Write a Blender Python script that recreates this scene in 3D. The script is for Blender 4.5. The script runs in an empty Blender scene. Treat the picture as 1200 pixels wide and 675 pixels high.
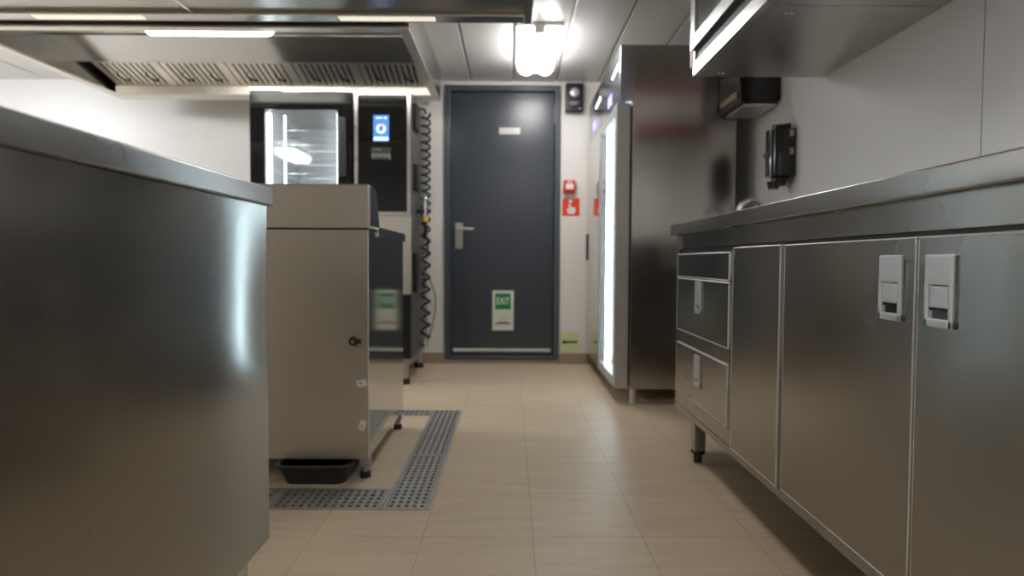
import bpy, bmesh, math, random
from mathutils import Vector, Matrix
random.seed(7)
S = bpy.context.scene
C = S.collection

# ------------------------------------------------------------------ materials
def new_mat(name):
    m = bpy.data.materials.new(name); m.use_nodes = True
    nt = m.node_tree
    return m, nt, nt.nodes, nt.links, nt.nodes['Principled BSDF']

def plain(name, col, rough=0.5, metal=0.0, spec=0.5, coat=0.0, var=0.0, vscale=8.0, bump=0.0):
    m, nt, N, L, b = new_mat(name)
    b.inputs['Base Color'].default_value = (*col, 1)
    b.inputs['Roughness'].default_value = rough
    b.inputs['Metallic'].default_value = metal
    b.inputs['Specular IOR Level'].default_value = spec
    b.inputs['Coat Weight'].default_value = coat
    if var or bump:
        tc = N.new('ShaderNodeTexCoord'); nz = N.new('ShaderNodeTexNoise')
        nz.inputs['Scale'].default_value = vscale; nz.inputs['Detail'].default_value = 5
        L.new(tc.outputs['Object'], nz.inputs['Vector'])
        if var:
            mx = N.new('ShaderNodeMix'); mx.data_type = 'RGBA'
            mx.inputs[6].default_value = (*[c*(1-var) for c in col], 1)
            mx.inputs[7].default_value = (*[min(1, c*(1+var)) for c in col], 1)
            L.new(nz.outputs['Fac'], mx.inputs[0]); L.new(mx.outputs[2], b.inputs['Base Color'])
        if bump:
            bp = N.new('ShaderNodeBump'); bp.inputs['Strength'].default_value = bump
            bp.inputs['Distance'].default_value = 0.002
            L.new(nz.outputs['Fac'], bp.inputs['Height']); L.new(bp.outputs['Normal'], b.inputs['Normal'])
    return m

def steel(name, col=(0.52, 0.505, 0.475), rough=0.3, aniso=0.6, brush=(4, 4, 900), wear=0.0, rvar=0.1):
    """brushed stainless steel; the grain is fine along one axis and long along the others"""
    m, nt, N, L, b = new_mat(name)
    b.inputs['Metallic'].default_value = 1.0
    b.inputs['Anisotropic'].default_value = aniso; b.inputs['Anisotropic Rotation'].default_value = 0.25
    ge = N.new('ShaderNodeNewGeometry'); cs = N.new('ShaderNodeVectorMath'); cs.operation = 'CROSS_PRODUCT'
    cs.inputs[1].default_value = (0.0, 0.0, 1.0); L.new(ge.outputs['Normal'], cs.inputs[0])
    ta = N.new('ShaderNodeVectorMath'); ta.operation = 'ADD'; ta.inputs[1].default_value = (0.011, 0.017, 0.0)
    L.new(cs.outputs[0], ta.inputs[0]); L.new(ta.outputs[0], b.inputs['Tangent'])      # grain runs level round the faces
    tc = N.new('ShaderNodeTexCoord'); mp = N.new('ShaderNodeMapping')
    mp.inputs['Scale'].default_value = brush
    L.new(tc.outputs['Object'], mp.inputs['Vector'])
    nz = N.new('ShaderNodeTexNoise'); nz.inputs['Scale'].default_value = 1.0; nz.inputs['Detail'].default_value = 4
    L.new(mp.outputs['Vector'], nz.inputs['Vector'])
    n2 = N.new('ShaderNodeTexNoise'); n2.inputs['Scale'].default_value = 2.4; n2.inputs['Detail'].default_value = 3
    L.new(tc.outputs['Object'], n2.inputs['Vector'])
    mr = N.new('ShaderNodeMapRange')
    mr.inputs['From Min'].default_value = 0.3; mr.inputs['From Max'].default_value = 0.7
    mr.inputs['To Min'].default_value = rough*(1-rvar); mr.inputs['To Max'].default_value = rough*(1+rvar)
    ad = N.new('ShaderNodeMath'); ad.operation = 'ADD'
    hf = N.new('ShaderNodeMath'); hf.operation = 'MULTIPLY'; hf.inputs[1].default_value = 0.5
    L.new(nz.outputs['Fac'], ad.inputs[0]); L.new(n2.outputs['Fac'], ad.inputs[1]); L.new(ad.outputs[0], hf.inputs[0])
    L.new(n2.outputs['Fac'], mr.inputs['Value']); L.new(mr.outputs['Result'], b.inputs['Roughness'])
    mx = N.new('ShaderNodeMix'); mx.data_type = 'RGBA'
    mx.inputs[6].default_value = (*[c*0.985 for c in col], 1); mx.inputs[7].default_value = (*[c*1.015 for c in col], 1)
    L.new(nz.outputs['Fac'], mx.inputs[0])
    out = mx.outputs[2]
    if wear:
        wv = N.new('ShaderNodeTexNoise'); wv.inputs['Scale'].default_value = 46; wv.inputs['Detail'].default_value = 6
        wv.inputs['Roughness'].default_value = 0.65
        L.new(tc.outputs['Object'], wv.inputs['Vector'])
        rp = N.new('ShaderNodeMapRange'); rp.inputs['From Min'].default_value = 0.66; rp.inputs['From Max'].default_value = 0.74
        rp.inputs['To Max'].default_value = wear
        L.new(wv.outputs['Fac'], rp.inputs['Value'])
        m2 = N.new('ShaderNodeMix'); m2.data_type = 'RGBA'
        L.new(rp.outputs['Result'], m2.inputs[0]); L.new(out, m2.inputs[6])
        m2.inputs[7].default_value = (0.12, 0.1, 0.085, 1); out = m2.outputs[2]
    L.new(out, b.inputs['Base Color'])
    return m

def emit(name, col, strength):
    m, nt, N, L, b = new_mat(name)
    b.inputs['Base Color'].default_value = (*col, 1)
    b.inputs['Emission Color'].default_value = (*col, 1)
    b.inputs['Emission Strength'].default_value = strength
    return m

def glass(name, tint=(0.9, 0.94, 0.95), refl=0.1):
    m = bpy.data.materials.new(name); m.use_nodes = True
    nt = m.node_tree; N, L = nt.nodes, nt.links
    N.remove(N['Principled BSDF'])
    tr = N.new('ShaderNodeBsdfTransparent'); tr.inputs['Color'].default_value = (*tint, 1)
    gl = N.new('ShaderNodeBsdfGlossy'); gl.inputs['Roughness'].default_value = 0.03
    fa = N.new('ShaderNodeLayerWeight'); fa.inputs['Blend'].default_value = 0.5
    lw = N.new('ShaderNodeMath'); lw.operation = 'POWER'; lw.inputs[1].default_value = 6.0
    L.new(fa.outputs['Facing'], lw.inputs[0])
    lm = N.new('ShaderNodeMath'); lm.operation = 'MULTIPLY'; lm.inputs[1].default_value = 0.6
    L.new(lw.outputs[0], lm.inputs[0]); lw = lm
    ad = N.new('ShaderNodeMath'); ad.operation = 'ADD'; ad.inputs[1].default_value = refl; ad.use_clamp = True
    mx = N.new('ShaderNodeMixShader')
    L.new(lw.outputs[0], ad.inputs[0]); L.new(ad.outputs[0], mx.inputs['Fac'])
    L.new(tr.outputs[0], mx.inputs[1]); L.new(gl.outputs[0], mx.inputs[2])
    L.new(mx.outputs[0], N['Material Output'].inputs['Surface'])
    return m

def tile_mat(name):
    """30 cm beige porcelain tiles with thin grout lines; world coordinates of the floor mesh"""
    m, nt, N, L, b = new_mat(name)
    tc = N.new('ShaderNodeTexCoord')
    mp = N.new('ShaderNodeMapping'); mp.inputs['Location'].default_value = (-0.064+3.0, -1.583+6.0, 0)
    L.new(tc.outputs['Object'], mp.inputs['Vector'])
    br = N.new('ShaderNodeTexBrick'); br.offset = 0.0; br.squash = 1.0
    br.inputs['Scale'].default_value = 1.0
    br.inputs['Brick Width'].default_value = 0.3; br.inputs['Row Height'].default_value = 0.3
    br.inputs['Mortar Size'].default_value = 0.0013; br.inputs['Mortar Smooth'].default_value = 0.25
    br.inputs['Bias'].default_value = 0.0
    br.inputs['Color1'].default_value = (0.60, 0.485, 0.345, 1); br.inputs['Color2'].default_value = (0.64, 0.52, 0.37, 1)
    br.inputs['Mortar'].default_value = (0.40, 0.31, 0.22, 1)
    L.new(mp.outputs['Vector'], br.inputs['Vector'])
    m2 = N.new('ShaderNodeMapping'); m2.inputs['Scale'].default_value = (2.2, 16, 1)
    L.new(tc.outputs['Object'], m2.inputs['Vector'])
    nz = N.new('ShaderNodeTexNoise'); nz.inputs['Scale'].default_value = 1.6; nz.inputs['Detail'].default_value = 7
    nz.inputs['Roughness'].default_value = 0.6
    L.new(m2.outputs['Vector'], nz.inputs['Vector'])
    cr = N.new('ShaderNodeValToRGB')
    cr.color_ramp.elements[0].position = 0.3; cr.color_ramp.elements[0].color = (0.90, 0.885, 0.87, 1)
    cr.color_ramp.elements[1].position = 0.7; cr.color_ramp.elements[1].color = (1.06, 1.05, 1.04, 1)
    L.new(nz.outputs['Fac'], cr.inputs['Fac'])
    mu = N.new('ShaderNodeMix'); mu.data_type = 'RGBA'; mu.blend_type = 'MULTIPLY'; mu.inputs[0].default_value = 1
    L.new(br.outputs['Color'], mu.inputs[6]); L.new(cr.outputs['Color'], mu.inputs[7])
    L.new(mu.outputs[2], b.inputs['Base Color'])
    b.inputs['Roughness'].default_value = 0.42
    b.inputs['Specular IOR Level'].default_value = 0.45
    iv = N.new('ShaderNodeMath'); iv.operation = 'SUBTRACT'; iv.inputs[0].default_value = 1.0
    L.new(br.outputs['Fac'], iv.inputs[1])
    bp = N.new('ShaderNodeBump'); bp.inputs['Strength'].default_value = 0.4; bp.inputs['Distance'].default_value = 0.002
    L.new(iv.outputs[0], bp.inputs['Height']); L.new(bp.outputs['Normal'], b.inputs['Normal'])
    return m

def led_mat(name):
    """white LED panel: bright dots in rows on a glowing strip"""
    m, nt, N, L, b = new_mat(name)
    tc = N.new('ShaderNodeTexCoord'); mp = N.new('ShaderNodeMapping'); mp.inputs['Scale'].default_value = (56, 0.0, 56)
    L.new(tc.outputs['Object'], mp.inputs['Vector'])
    vo = N.new('ShaderNodeTexVoronoi'); vo.inputs['Scale'].default_value = 1.0; vo.inputs['Randomness'].default_value = 0.0
    L.new(mp.outputs['Vector'], vo.inputs['Vector'])
    cr = N.new('ShaderNodeMapRange'); cr.inputs['From Min'].default_value = 0.26; cr.inputs['From Max'].default_value = 0.36
    cr.inputs['To Min'].default_value = 0.02; cr.inputs['To Max'].default_value = 1.0
    L.new(vo.outputs['Distance'], cr.inputs['Value'])
    mu = N.new('ShaderNodeMath'); mu.operation = 'MULTIPLY'; mu.inputs[1].default_value = 30.0
    L.new(cr.outputs['Result'], mu.inputs[0])
    b.inputs['Base Color'].default_value = (0.8, 0.9, 0.95, 1)
    b.inputs['Emission Color'].default_value = (0.78, 0.92, 1.0, 1)
    L.new(mu.outputs[0], b.inputs['Emission Strength'])
    return m

M = {}
M['steel'] = steel('brushed_steel')
M['steel_front'] = steel('brushed_steel_front', (0.37, 0.358, 0.332), 0.25, 0.6, rvar=0.12)
M['steel_island'] = steel('worn_island_steel', (0.345, 0.335, 0.315), 0.19, 0.6, wear=0.5)
M['steel_edge'] = steel('worktop_edge_steel', (0.43, 0.425, 0.41), 0.28, 0.5)
M['steel_warm'] = steel('warm_back_panel_steel', (0.60, 0.555, 0.48), 0.42, 0.4)
M['steel_polished'] = steel('polished_steel', (0.62, 0.61, 0.59), 0.09, 0.1, rvar=0.05)
M['steel_panel'] = steel('control_panel_steel', (0.46, 0.48, 0.52), 0.2, 0.2)
M['steel_fridge'] = steel('fridge_side_steel', (0.50, 0.475, 0.44), 0.20, 0.35)
M['steel_hood'] = steel('hood_steel', (0.60, 0.585, 0.55), 0.24, 0.2, brush=(4, 700, 4))
M['steel_plenum'] = steel('plenum_steel', (0.50, 0.48, 0.44), 0.3, 0.2, brush=(700, 4, 4))
M['steel_dark'] = plain('shadowed_cavity_steel', (0.05, 0.05, 0.052), 0.5, 0.6)  # shade of gaps and recesses put into a dark base colour
M['filter'] = plain('filter_steel', (0.76, 0.725, 0.655), 0.38, 0.8, var=0.06)
M['bright_metal'] = plain('bright_satin_metal', (0.78, 0.78, 0.77), 0.24, 1.0, var=0.03)
M['edge'] = plain('edge_highlight_steel', (0.80, 0.79, 0.77), 0.45, 0.9)
M['alu'] = plain('anodised_aluminium', (0.70, 0.715, 0.74), 0.4, 0.75, var=0.04)
M['alu_grey'] = plain('grey_door_edge', (0.47, 0.46, 0.44), 0.4, 0.35, var=0.04)
M['chrome'] = plain('chrome', (0.8, 0.8, 0.8), 0.08, 1.0)
M['grate'] = plain('grate_steel', (0.50, 0.49, 0.47), 0.42, 0.75, var=0.15, vscale=20)
M['black'] = plain('black_plastic', (0.012, 0.012, 0.013), 0.35)
M['black_gloss'] = plain('glossy_black_plastic', (0.006, 0.006, 0.008), 0.10, coat=0.15)
M['black_rubber'] = plain('black_rubber', (0.015, 0.015, 0.015), 0.6)
M['black_glass'] = plain('black_glass', (0.006, 0.006, 0.007), 0.05, coat=0.3)
M['dark_grey'] = plain('dark_grey_plastic', (0.055, 0.058, 0.062), 0.42)
M['oven_side'] = plain('oven_side_panel', (0.21, 0.21, 0.21), 0.4, 0.7, var=0.06)
M['wall_white'] = plain('white_wall_panel', (0.80, 0.80, 0.80), 0.45, var=0.012, vscale=3)
M['wall_cream'] = plain('cream_wall_panel', (0.80, 0.77, 0.72), 0.45, var=0.012, vscale=3)
M['ceiling'] = plain('ceiling_panel', (0.62, 0.61, 0.585), 0.28, var=0.012, vscale=2)
M['joint'] = plain('ceiling_joint_aluminium', (0.42, 0.41, 0.39), 0.35, 0.4)
M['tile'] = tile_mat('beige_floor_tile')
M['skirting'] = plain('tan_tile_skirting', (0.36, 0.285, 0.2), 0.45, var=0.08)
M['channel'] = plain('drain_channel', (0.02, 0.019, 0.018), 0.6)
M['door_paint'] = plain('dark_blue_grey_paint', (0.040, 0.048, 0.061), 0.26, spec=0.5, var=0.03)
M['door_frame'] = plain('blue_grey_frame_paint', (0.066, 0.08, 0.098), 0.3)
M['satin_steel'] = plain('satin_handle_steel', (0.50, 0.48, 0.45), 0.3, 0.9)
M['white'] = plain('white_plastic', (0.82, 0.82, 0.80), 0.4)
M['sign_pale'] = plain('photoluminescent_film', (0.66, 0.70, 0.60), 0.5)
M['letter_white'] = plain('letter_white', (0.88, 0.92, 0.86), 0.5)
M['sign_yellow'] = plain('pale_yellow_green_film', (0.66, 0.72, 0.42), 0.5)
M['sign_green'] = plain('sign_green', (0.0, 0.21, 0.06), 0.5)
M['sign_dark_green'] = plain('sign_arrow_green', (0.01, 0.10, 0.03), 0.5)
M['sign_red'] = plain('sign_red', (0.78, 0.045, 0.02), 0.45)
M['sign_brown'] = plain('sign_dull_red', (0.30, 0.08, 0.06), 0.5)
M['dull_red'] = plain('dull_red_case', (0.30, 0.03, 0.03), 0.4)
M['red'] = plain('red_plastic', (0.62, 0.02, 0.018), 0.35)
M['yellow'] = plain('yellow_plastic', (0.75, 0.5, 0.04), 0.4)
M['label_white'] = plain('label_white', (0.75, 0.74, 0.72), 0.5)
M['text_grey'] = plain('printed_grey', (0.45, 0.45, 0.45), 0.5)
M['lamp'] = emit('lamp_diffuser', (1.0, 0.99, 0.975), 17.0)
M['lamp_cool'] = emit('cool_lamp_diffuser', (0.96, 0.985, 1.0), 48.0)
M['lamp_dim'] = emit('older_lamp_diffuser', (1.0, 0.99, 0.975), 10.5)
M['lamp_hood'] = emit('hood_lamp_diffuser', (1.0, 0.99, 0.97), 8.5)
M['rim_glint'] = emit('rim_reflection_glow', (0.95, 0.90, 0.74), 0.55)
M['led'] = led_mat('fridge_led')
M['dot_glow'] = emit('white_dot_glow', (0.85, 0.93, 1.0), 3.0)
M['led_glow'] = emit('oven_led_glow', (0.92, 0.97, 1.0), 9.0)
M['warm_spot'] = emit('oven_warm_lamp', (1.0, 0.72, 0.4), 4.0)
M['screen'] = emit('oven_screen_blue', (0.05, 0.19, 0.55), 0.9)
M['screen_light'] = emit('oven_screen_light', (0.75, 0.86, 1.0), 1.0)
M['screen_orange'] = emit('oven_screen_orange', (1.0, 0.42, 0.2), 0.9)
M['display_blue'] = emit('fridge_display_blue', (0.3, 0.25, 1.0), 1.6)
M['glass'] = glass('clear_glass')
M['oven_glass'] = glass('oven_glass', (0.8, 0.85, 0.87), 0.16)
nt_ = M['oven_glass'].node_tree                                  # milky haze put into the oven glass to lighten the window
df_ = nt_.nodes.new('ShaderNodeBsdfDiffuse'); df_.inputs['Color'].default_value = (0.8, 0.82, 0.83, 1)
tl_ = nt_.nodes.new('ShaderNodeBsdfTranslucent'); tl_.inputs['Color'].default_value = (0.8, 0.82, 0.83, 1)
ml_ = nt_.nodes.new('ShaderNodeMixShader'); mo_ = nt_.nodes.new('ShaderNodeMixShader'); mo_.inputs['Fac'].default_value = 0.16
nt_.links.new(df_.outputs[0], ml_.inputs[1]); nt_.links.new(tl_.outputs[0], ml_.inputs[2])
old_ = nt_.nodes['Material Output'].inputs['Surface'].links[0].from_socket
nt_.links.new(old_, mo_.inputs[1]); nt_.links.new(ml_.outputs[0], mo_.inputs[2])
nt_.links.new(mo_.outputs[0], nt_.nodes['Material Output'].inputs['Surface'])
M['cabinet_glass'] = plain('dark_tinted_panel', (0.03, 0.033, 0.038), 0.12, 0.3)
M['liner'] = plain('fridge_liner', (0.75, 0.78, 0.8), 0.4)

# ------------------------------------------------------------------ mesh helpers
class MB:
    """collects shapes (in room coordinates) and links them as ONE mesh object"""
    def __init__(self): self.bm = bmesh.new(); self.mi = 0; self.mats = []
    def use(self, mat):
        if mat not in self.mats: self.mats.append(mat)
        self.mi = self.mats.index(mat); return self
    def _paint(self, faces):
        for f in faces: f.material_index = self.mi
    def box(self, x0, x1, y0, y1, z0, z1, bev=0.0, seg=2):
        n0 = set(self.bm.faces)
        r = bmesh.ops.create_cube(self.bm, size=1)
        bmesh.ops.transform(self.bm, verts=r['verts'], matrix=Matrix.Translation(((x0+x1)/2, (y0+y1)/2, (z0+z1)/2)) @
                            Matrix.Diagonal((abs(x1-x0), abs(y1-y0), abs(z1-z0), 1)))
        if bev > 0:
            es = list({e for v in r['verts'] for e in v.link_edges})
            bmesh.ops.bevel(self.bm, geom=es, offset=bev, segments=seg, affect='EDGES', profile=0.6)
        self._paint([f for f in self.bm.faces if f not in n0]); return self
    def cone(self, p0, p1, r0, r1=None, n=20, caps=True):
        r1 = r0 if r1 is None else r1
        n0 = set(self.bm.faces)
        p0, p1 = Vector(p0), Vector(p1); d = p1-p0
        q = d.to_track_quat('Z', 'Y').to_matrix().to_4x4()
        bmesh.ops.create_cone(self.bm, cap_ends=caps, segments=n, radius1=r0, radius2=r1, depth=d.length,
                              matrix=Matrix.Translation((p0+p1)/2) @ q)
        self._paint([f for f in self.bm.faces if f not in n0]); return self
    def ball(self, c, r, sc=(1, 1, 1), n=16):
        n0 = set(self.bm.faces)
        bmesh.ops.create_uvsphere(self.bm, u_segments=n, v_segments=n//2+2, radius=r,
                                  matrix=Matrix.Translation(c) @ Matrix.Diagonal((*sc, 1)))
        self._paint([f for f in self.bm.faces if f not in n0]); return self
    def tube(self, pts, r, n=8):
        pts = [Vector(p) for p in pts]; rings = []
        up = Vector((0.13, 0.31, 0.94)).normalized(); N_ = len(pts)
        for i, p in enumerate(pts):
            t = (pts[min(i+1, N_-1)] - pts[max(i-1, 0)]).normalized()
            a = up - t*up.dot(t)
            if a.length < 1e-4: a = Vector((1, 0, 0)) - t*t.x
            a.normalize(); bb = t.cross(a); up = a
            rings.append([self.bm.verts.new(p + (a*math.cos(2*math.pi*k/n) + bb*math.sin(2*math.pi*k/n))*r) for k in range(n)])
        fs = []
        for A, B in zip(rings, rings[1:]):
            for k in range(n): fs.append(self.bm.faces.new((A[k], A[(k+1) % n], B[(k+1) % n], B[k])))
        fs.append(self.bm.faces.new(rings[0][::-1])); fs.append(self.bm.faces.new(rings[-1]))
        self._paint(fs); return self
    def prism(self, prof, axis, a0, a1):
        """prof: 2-D points; axis 'x' -> (y,z), 'y' -> (x,z), 'z' -> (x,y)"""
        def P(u, v, a): return {'x': (a, u, v), 'y': (u, a, v), 'z': (u, v, a)}[axis]
        A = [self.bm.verts.new(P(u, v, a0)) for u, v in prof]; B = [self.bm.verts.new(P(u, v, a1)) for u, v in prof]
        n = len(prof); fs = [self.bm.faces.new((A[k], A[(k+1) % n], B[(k+1) % n], B[k])) for k in range(n)]
        fs.append(self.bm.faces.new(A[::-1])); fs.append(self.bm.faces.new(B)); self._paint(fs); return self
    def frame(self, axis, pos0, pos1, u0, u1, v0, v1, w, bev=0.0):
        """rectangular frame of four bars; axis 'x' spans (y,z), 'y' spans (x,z), 'z' spans (x,y)"""
        for (a, b_, c, d) in ((u0, u1, v0, v0+w), (u0, u1, v1-w, v1), (u0, u0+w, v0+w, v1-w), (u1-w, u1, v0+w, v1-w)):
            if axis == 'x': self.box(pos0, pos1, a, b_, c, d, bev, 1)
            elif axis == 'y': self.box(a, b_, pos0, pos1, c, d)
            else: self.box(a, b_, c, d, pos0, pos1)
        return self
    def text(self, s, size, mat4, depth=0.0005):
        cu = bpy.data.curves.new('txt', 'FONT'); cu.body = s; cu.size = size; cu.offset = size*0.008; cu.align_x = 'CENTER'; cu.align_y = 'CENTER'
        cu.extrude = depth; cu.resolution_u = 3
        o = bpy.data.objects.new('txt', cu); C.objects.link(o)
        me = bpy.data.meshes.new_from_object(o.evaluated_get(bpy.context.evaluated_depsgraph_get()))
        me.transform(mat4); n0 = set(self.bm.faces); self.bm.from_mesh(me)
        self._paint([f for f in self.bm.faces if f not in n0])
        bpy.data.objects.remove(o); bpy.data.curves.remove(cu); bpy.data.meshes.remove(me); return self
    def build(self, name, mat=None, parent=None, smooth=False):
        org = Vector((0, 0, 0)); p = parent
        while p is not None: org = org + p.location; p = p.parent
        bmesh.ops.recalc_face_normals(self.bm, faces=self.bm.faces)
        me = bpy.data.meshes.new(name)
        for v in self.bm.verts: v.co -= org
        self.bm.to_mesh(me); self.bm.free()
        for m in (self.mats or [mat]): me.materials.append(M[m])
        if smooth:
            for f in me.polygons: f.use_smooth = True
            me.set_sharp_from_angle(angle=math.radians(38))
        o = bpy.data.objects.new(name, me); C.objects.link(o)
        if parent is not None: o.parent = parent
        return o

def thing(name, loc, label=None, cat=None, group=None):
    o = bpy.data.objects.new(name, None); C.objects.link(o); o.location = loc; o.empty_display_size = 0.1
    if label: o['label'] = label; o['category'] = cat
    if group: o['group'] = group
    return o
def tag(o, label, cat, group=None):
    o['label'] = label; o['category'] = cat
    if group: o['group'] = group
    return o
def struct(o): o['kind'] = 'structure'; return o
def copy_tree(o, parent=None):
    c = o.copy(); C.objects.link(c)
    if parent is not None: c.parent = parent
    for ch in list(o.children): copy_tree(ch, c)
    return c
FACE_FAR = Matrix.Rotation(math.pi/2, 4, 'X')                       # text standing up, read from -y
def at(x, y, z): return Matrix.Translation((x, y, z)) @ FACE_FAR

# ------------------------------------------------------------------ room
RX, FY, LX, BY, CZ = 1.27, 4.31, -4.3, -2.2, 2.05
# drain channel rectangles in the floor: (x0,x1,y0,y1)
DR = (-0.388, -0.243, 1.751, 2.937); DL = (-1.10, -0.388, 1.751, 1.916); DF = (-1.10, -0.388, 2.835, 2.937)
xs = [LX, -1.10, -0.388, -0.243, RX]; ys = [BY, 1.751, 1.916, 2.835, 2.937, FY]
b = MB()
def inside(cx, cy): return any(r[0] < cx < r[1] and r[2] < cy < r[3] for r in (DR, DL, DF))
b.mats = ['tile', 'channel']
for i in range(len(xs)-1):
    for j in range(len(ys)-1):
        ch = inside((xs[i]+xs[i+1])/2, (ys[j]+ys[j+1])/2)
        b.use('channel' if ch else 'tile').box(xs[i], xs[i+1], ys[j], ys[j+1], -0.12, -0.06 if ch else 0.0)
struct(b.build('floor'))
struct(MB().box(RX, RX+0.1, BY-0.1, FY+0.1, -0.12, CZ+0.1).build('wall_right', 'wall_white'))
struct(MB().box(LX-0.1, LX, BY-0.1, FY+0.1, -0.12, CZ+0.1).build('wall_left', 'wall_white'))
struct(MB().box(LX, RX, BY-0.1, BY, -0.12, CZ+0.1).build('wall_back', 'wall_white'))
DX0, DX1, DZ0, DZ1 = -0.484, 0.356, 0.028, 2.022
b = MB(); b.mats = ['wall_white', 'wall_cream']
b.use('wall_white').box(LX, -0.9, FY, FY+0.1, -0.12, CZ+0.1)
b.use('wall_cream').box(-0.9, DX0, FY, FY+0.1, -0.12, CZ+0.1).box(DX1, RX, FY, FY+0.1, -0.12, CZ+0.1)
b.box(DX0, DX1, FY, FY+0.1, DZ1, CZ+0.1).box(DX0, DX1, FY, FY+0.1, -0.12, DZ0)
struct(b.build('wall_far'))
struct(MB().box(RX-0.001, RX, 1.600, 1.603, 0.08, CZ).build('trim_1', 'joint'))
# ceiling: long panels running away from the camera with recessed joints between
b = MB(); b.mats = ['ceiling', 'joint']
J = 0.012; P = 0.306; k0 = -14
b.use('joint').box(LX, RX, BY, FY, CZ+0.012, CZ+0.1)
x = J + P*k0
edges = [LX] + [J+P*k for k in range(-14, 5) if LX < J+P*k < RX] + [RX]
for x0, x1 in zip(edges, edges[1:]):
    b.use('ceiling').box(x0+(0.006 if x0 > LX else 0), x1-(0.006 if x1 < RX else 0), BY, FY, CZ, CZ+0.013, 0.003, 1)
struct(b.build('ceiling'))
b = MB()
b.box(-4.3, DX0-0.002, FY-0.012, FY, 0, 0.078, 0.003, 1).box(DX1+0.002, RX, FY-0.012, FY, 0, 0.078, 0.003, 1)
b.box(DX0-0.002, DX1+0.002, FY-0.012, FY, 0, DZ0-0.002)
struct(b.build('baseboard_far', 'skirting'))
struct(MB().box(RX-0.012, RX, BY, FY-0.012, 0, 0.078, 0.003, 1).build('baseboard_right', 'skirting'))
struct(MB().box(LX, LX+0.012, BY, FY-0.012, 0, 0.078, 0.003, 1).build('baseboard_left', 'skirting'))
struct(MB().box(LX+0.012, RX-0.012, BY, BY+0.012, 0, 0.078, 0.003, 1).build('baseboard_back', 'skirting'))

# ------------------------------------------------------------------ door in the far wall
d = thing('door_1', (-0.065, FY, DZ0)); d['kind'] = 'structure'
b = MB(); W = 0.042
b.box(DX0, DX0+W, FY-0.018, FY+0.08, DZ0, DZ1, 0.004).box(DX1-W, DX1, FY-0.018, FY+0.08, DZ0, DZ1, 0.004)
b.box(DX0+W, DX1-W, FY-0.018, FY+0.08, DZ1-W, DZ1, 0.004).box(DX0+W, DX1-W, FY-0.018, FY+0.08, DZ0, DZ0+0.03, 0.004)
b.build('door_frame', 'door_frame', d)
LY = FY+0.012
lf = MB().box(DX0+W+0.004, DX1-W-0.004, LY, LY+0.045, DZ0+0.034, DZ1-W-0.004, 0.003).build('door_leaf', 'door_paint', d)
MB().box(DX0+W+0.02, DX1-W-0.02, LY-0.008, LY, 0.085, 0.108, 0.003).build('drip_strip', 'alu', d)
h = MB().box(-0.408, -0.352, LY-0.008, LY, 0.84, 1.03, 0.003)
h.cone((-0.38, LY-0.012, 0.885), (-0.38, LY-0.007, 0.885), 0.012)
h.build('handle_plate', 'satin_steel', d)
MB().cone((-0.38, LY-0.055, 0.985), (-0.38, LY-0.008, 0.985), 0.011).tube([(-0.385, LY-0.052, 0.985), (-0.34, LY-0.055, 0.985), (-0.27, LY-0.053, 0.985)], 0.0115, 12).build('door_lever', 'bright_metal', d, True)
for z in (0.3, 1.75): MB().cone((DX1-W-0.002, LY-0.012, z), (DX1-W-0.002, LY-0.012, z+0.11), 0.009).build('hinge', 'door_frame', d, True)

# sign plate on the door
t = thing('name_plate', (-0.015, LY, 1.70), 'small pale name plate with dark lettering high on the blue grey door', 'sign')
MB().box(-0.09, 0.062, LY-0.004, LY, 1.675, 1.722, 0.002).build('plate', 'alu_grey', t)
b = MB()
for (a, w) in ((-0.062, 0.022), (-0.034, 0.03), (0.002, 0.018), (0.026, 0.014)): b.box(a, a+w, LY-0.0048, LY-0.0038, 1.689, 1.708)
b.build('print', 'text_grey', t)

# EXIT sticker low on the door
t = thing('exit_sign', (-0.056, LY, 0.24), 'pale glowing EXIT sticker with a green field low on the door', 'sign')
MB().box(-0.134, 0.022, LY-0.002, LY, 0.242, 0.536, 0.0008, 1).build('sticker', 'sign_pale', t)
MB().box(-0.114, 0.001, LY-0.003, LY-0.0018, 0.398, 0.514).build('green_field', 'sign_green', t)
MB().text('EXIT', 0.070, at(-0.0565, LY-0.0038, 0.456) @ Matrix.Diagonal((0.66, 1, 1, 1)), 0.0008).build('lettering', 'letter_white', t)
b = MB().use('sign_brown').box(-0.116, 0.004, LY-0.003, LY-0.0018, 0.288, 0.297)
b.prism([(-0.105, 0.297), (-0.01, 0.297), (-0.03, 0.305), (-0.085, 0.305)], 'y', LY-0.003, LY-0.0018)
b.use('text_grey').prism([(-0.083, 0.312), (-0.077, 0.312), (-0.057, 0.338), (-0.062, 0.342)], 'y', LY-0.003, LY-0.0018)
b.prism([(-0.037, 0.312), (-0.031, 0.312), (-0.053, 0.342), (-0.059, 0.338)], 'y', LY-0.003, LY-0.0018)
b.build('pictogram', None, t)

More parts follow.
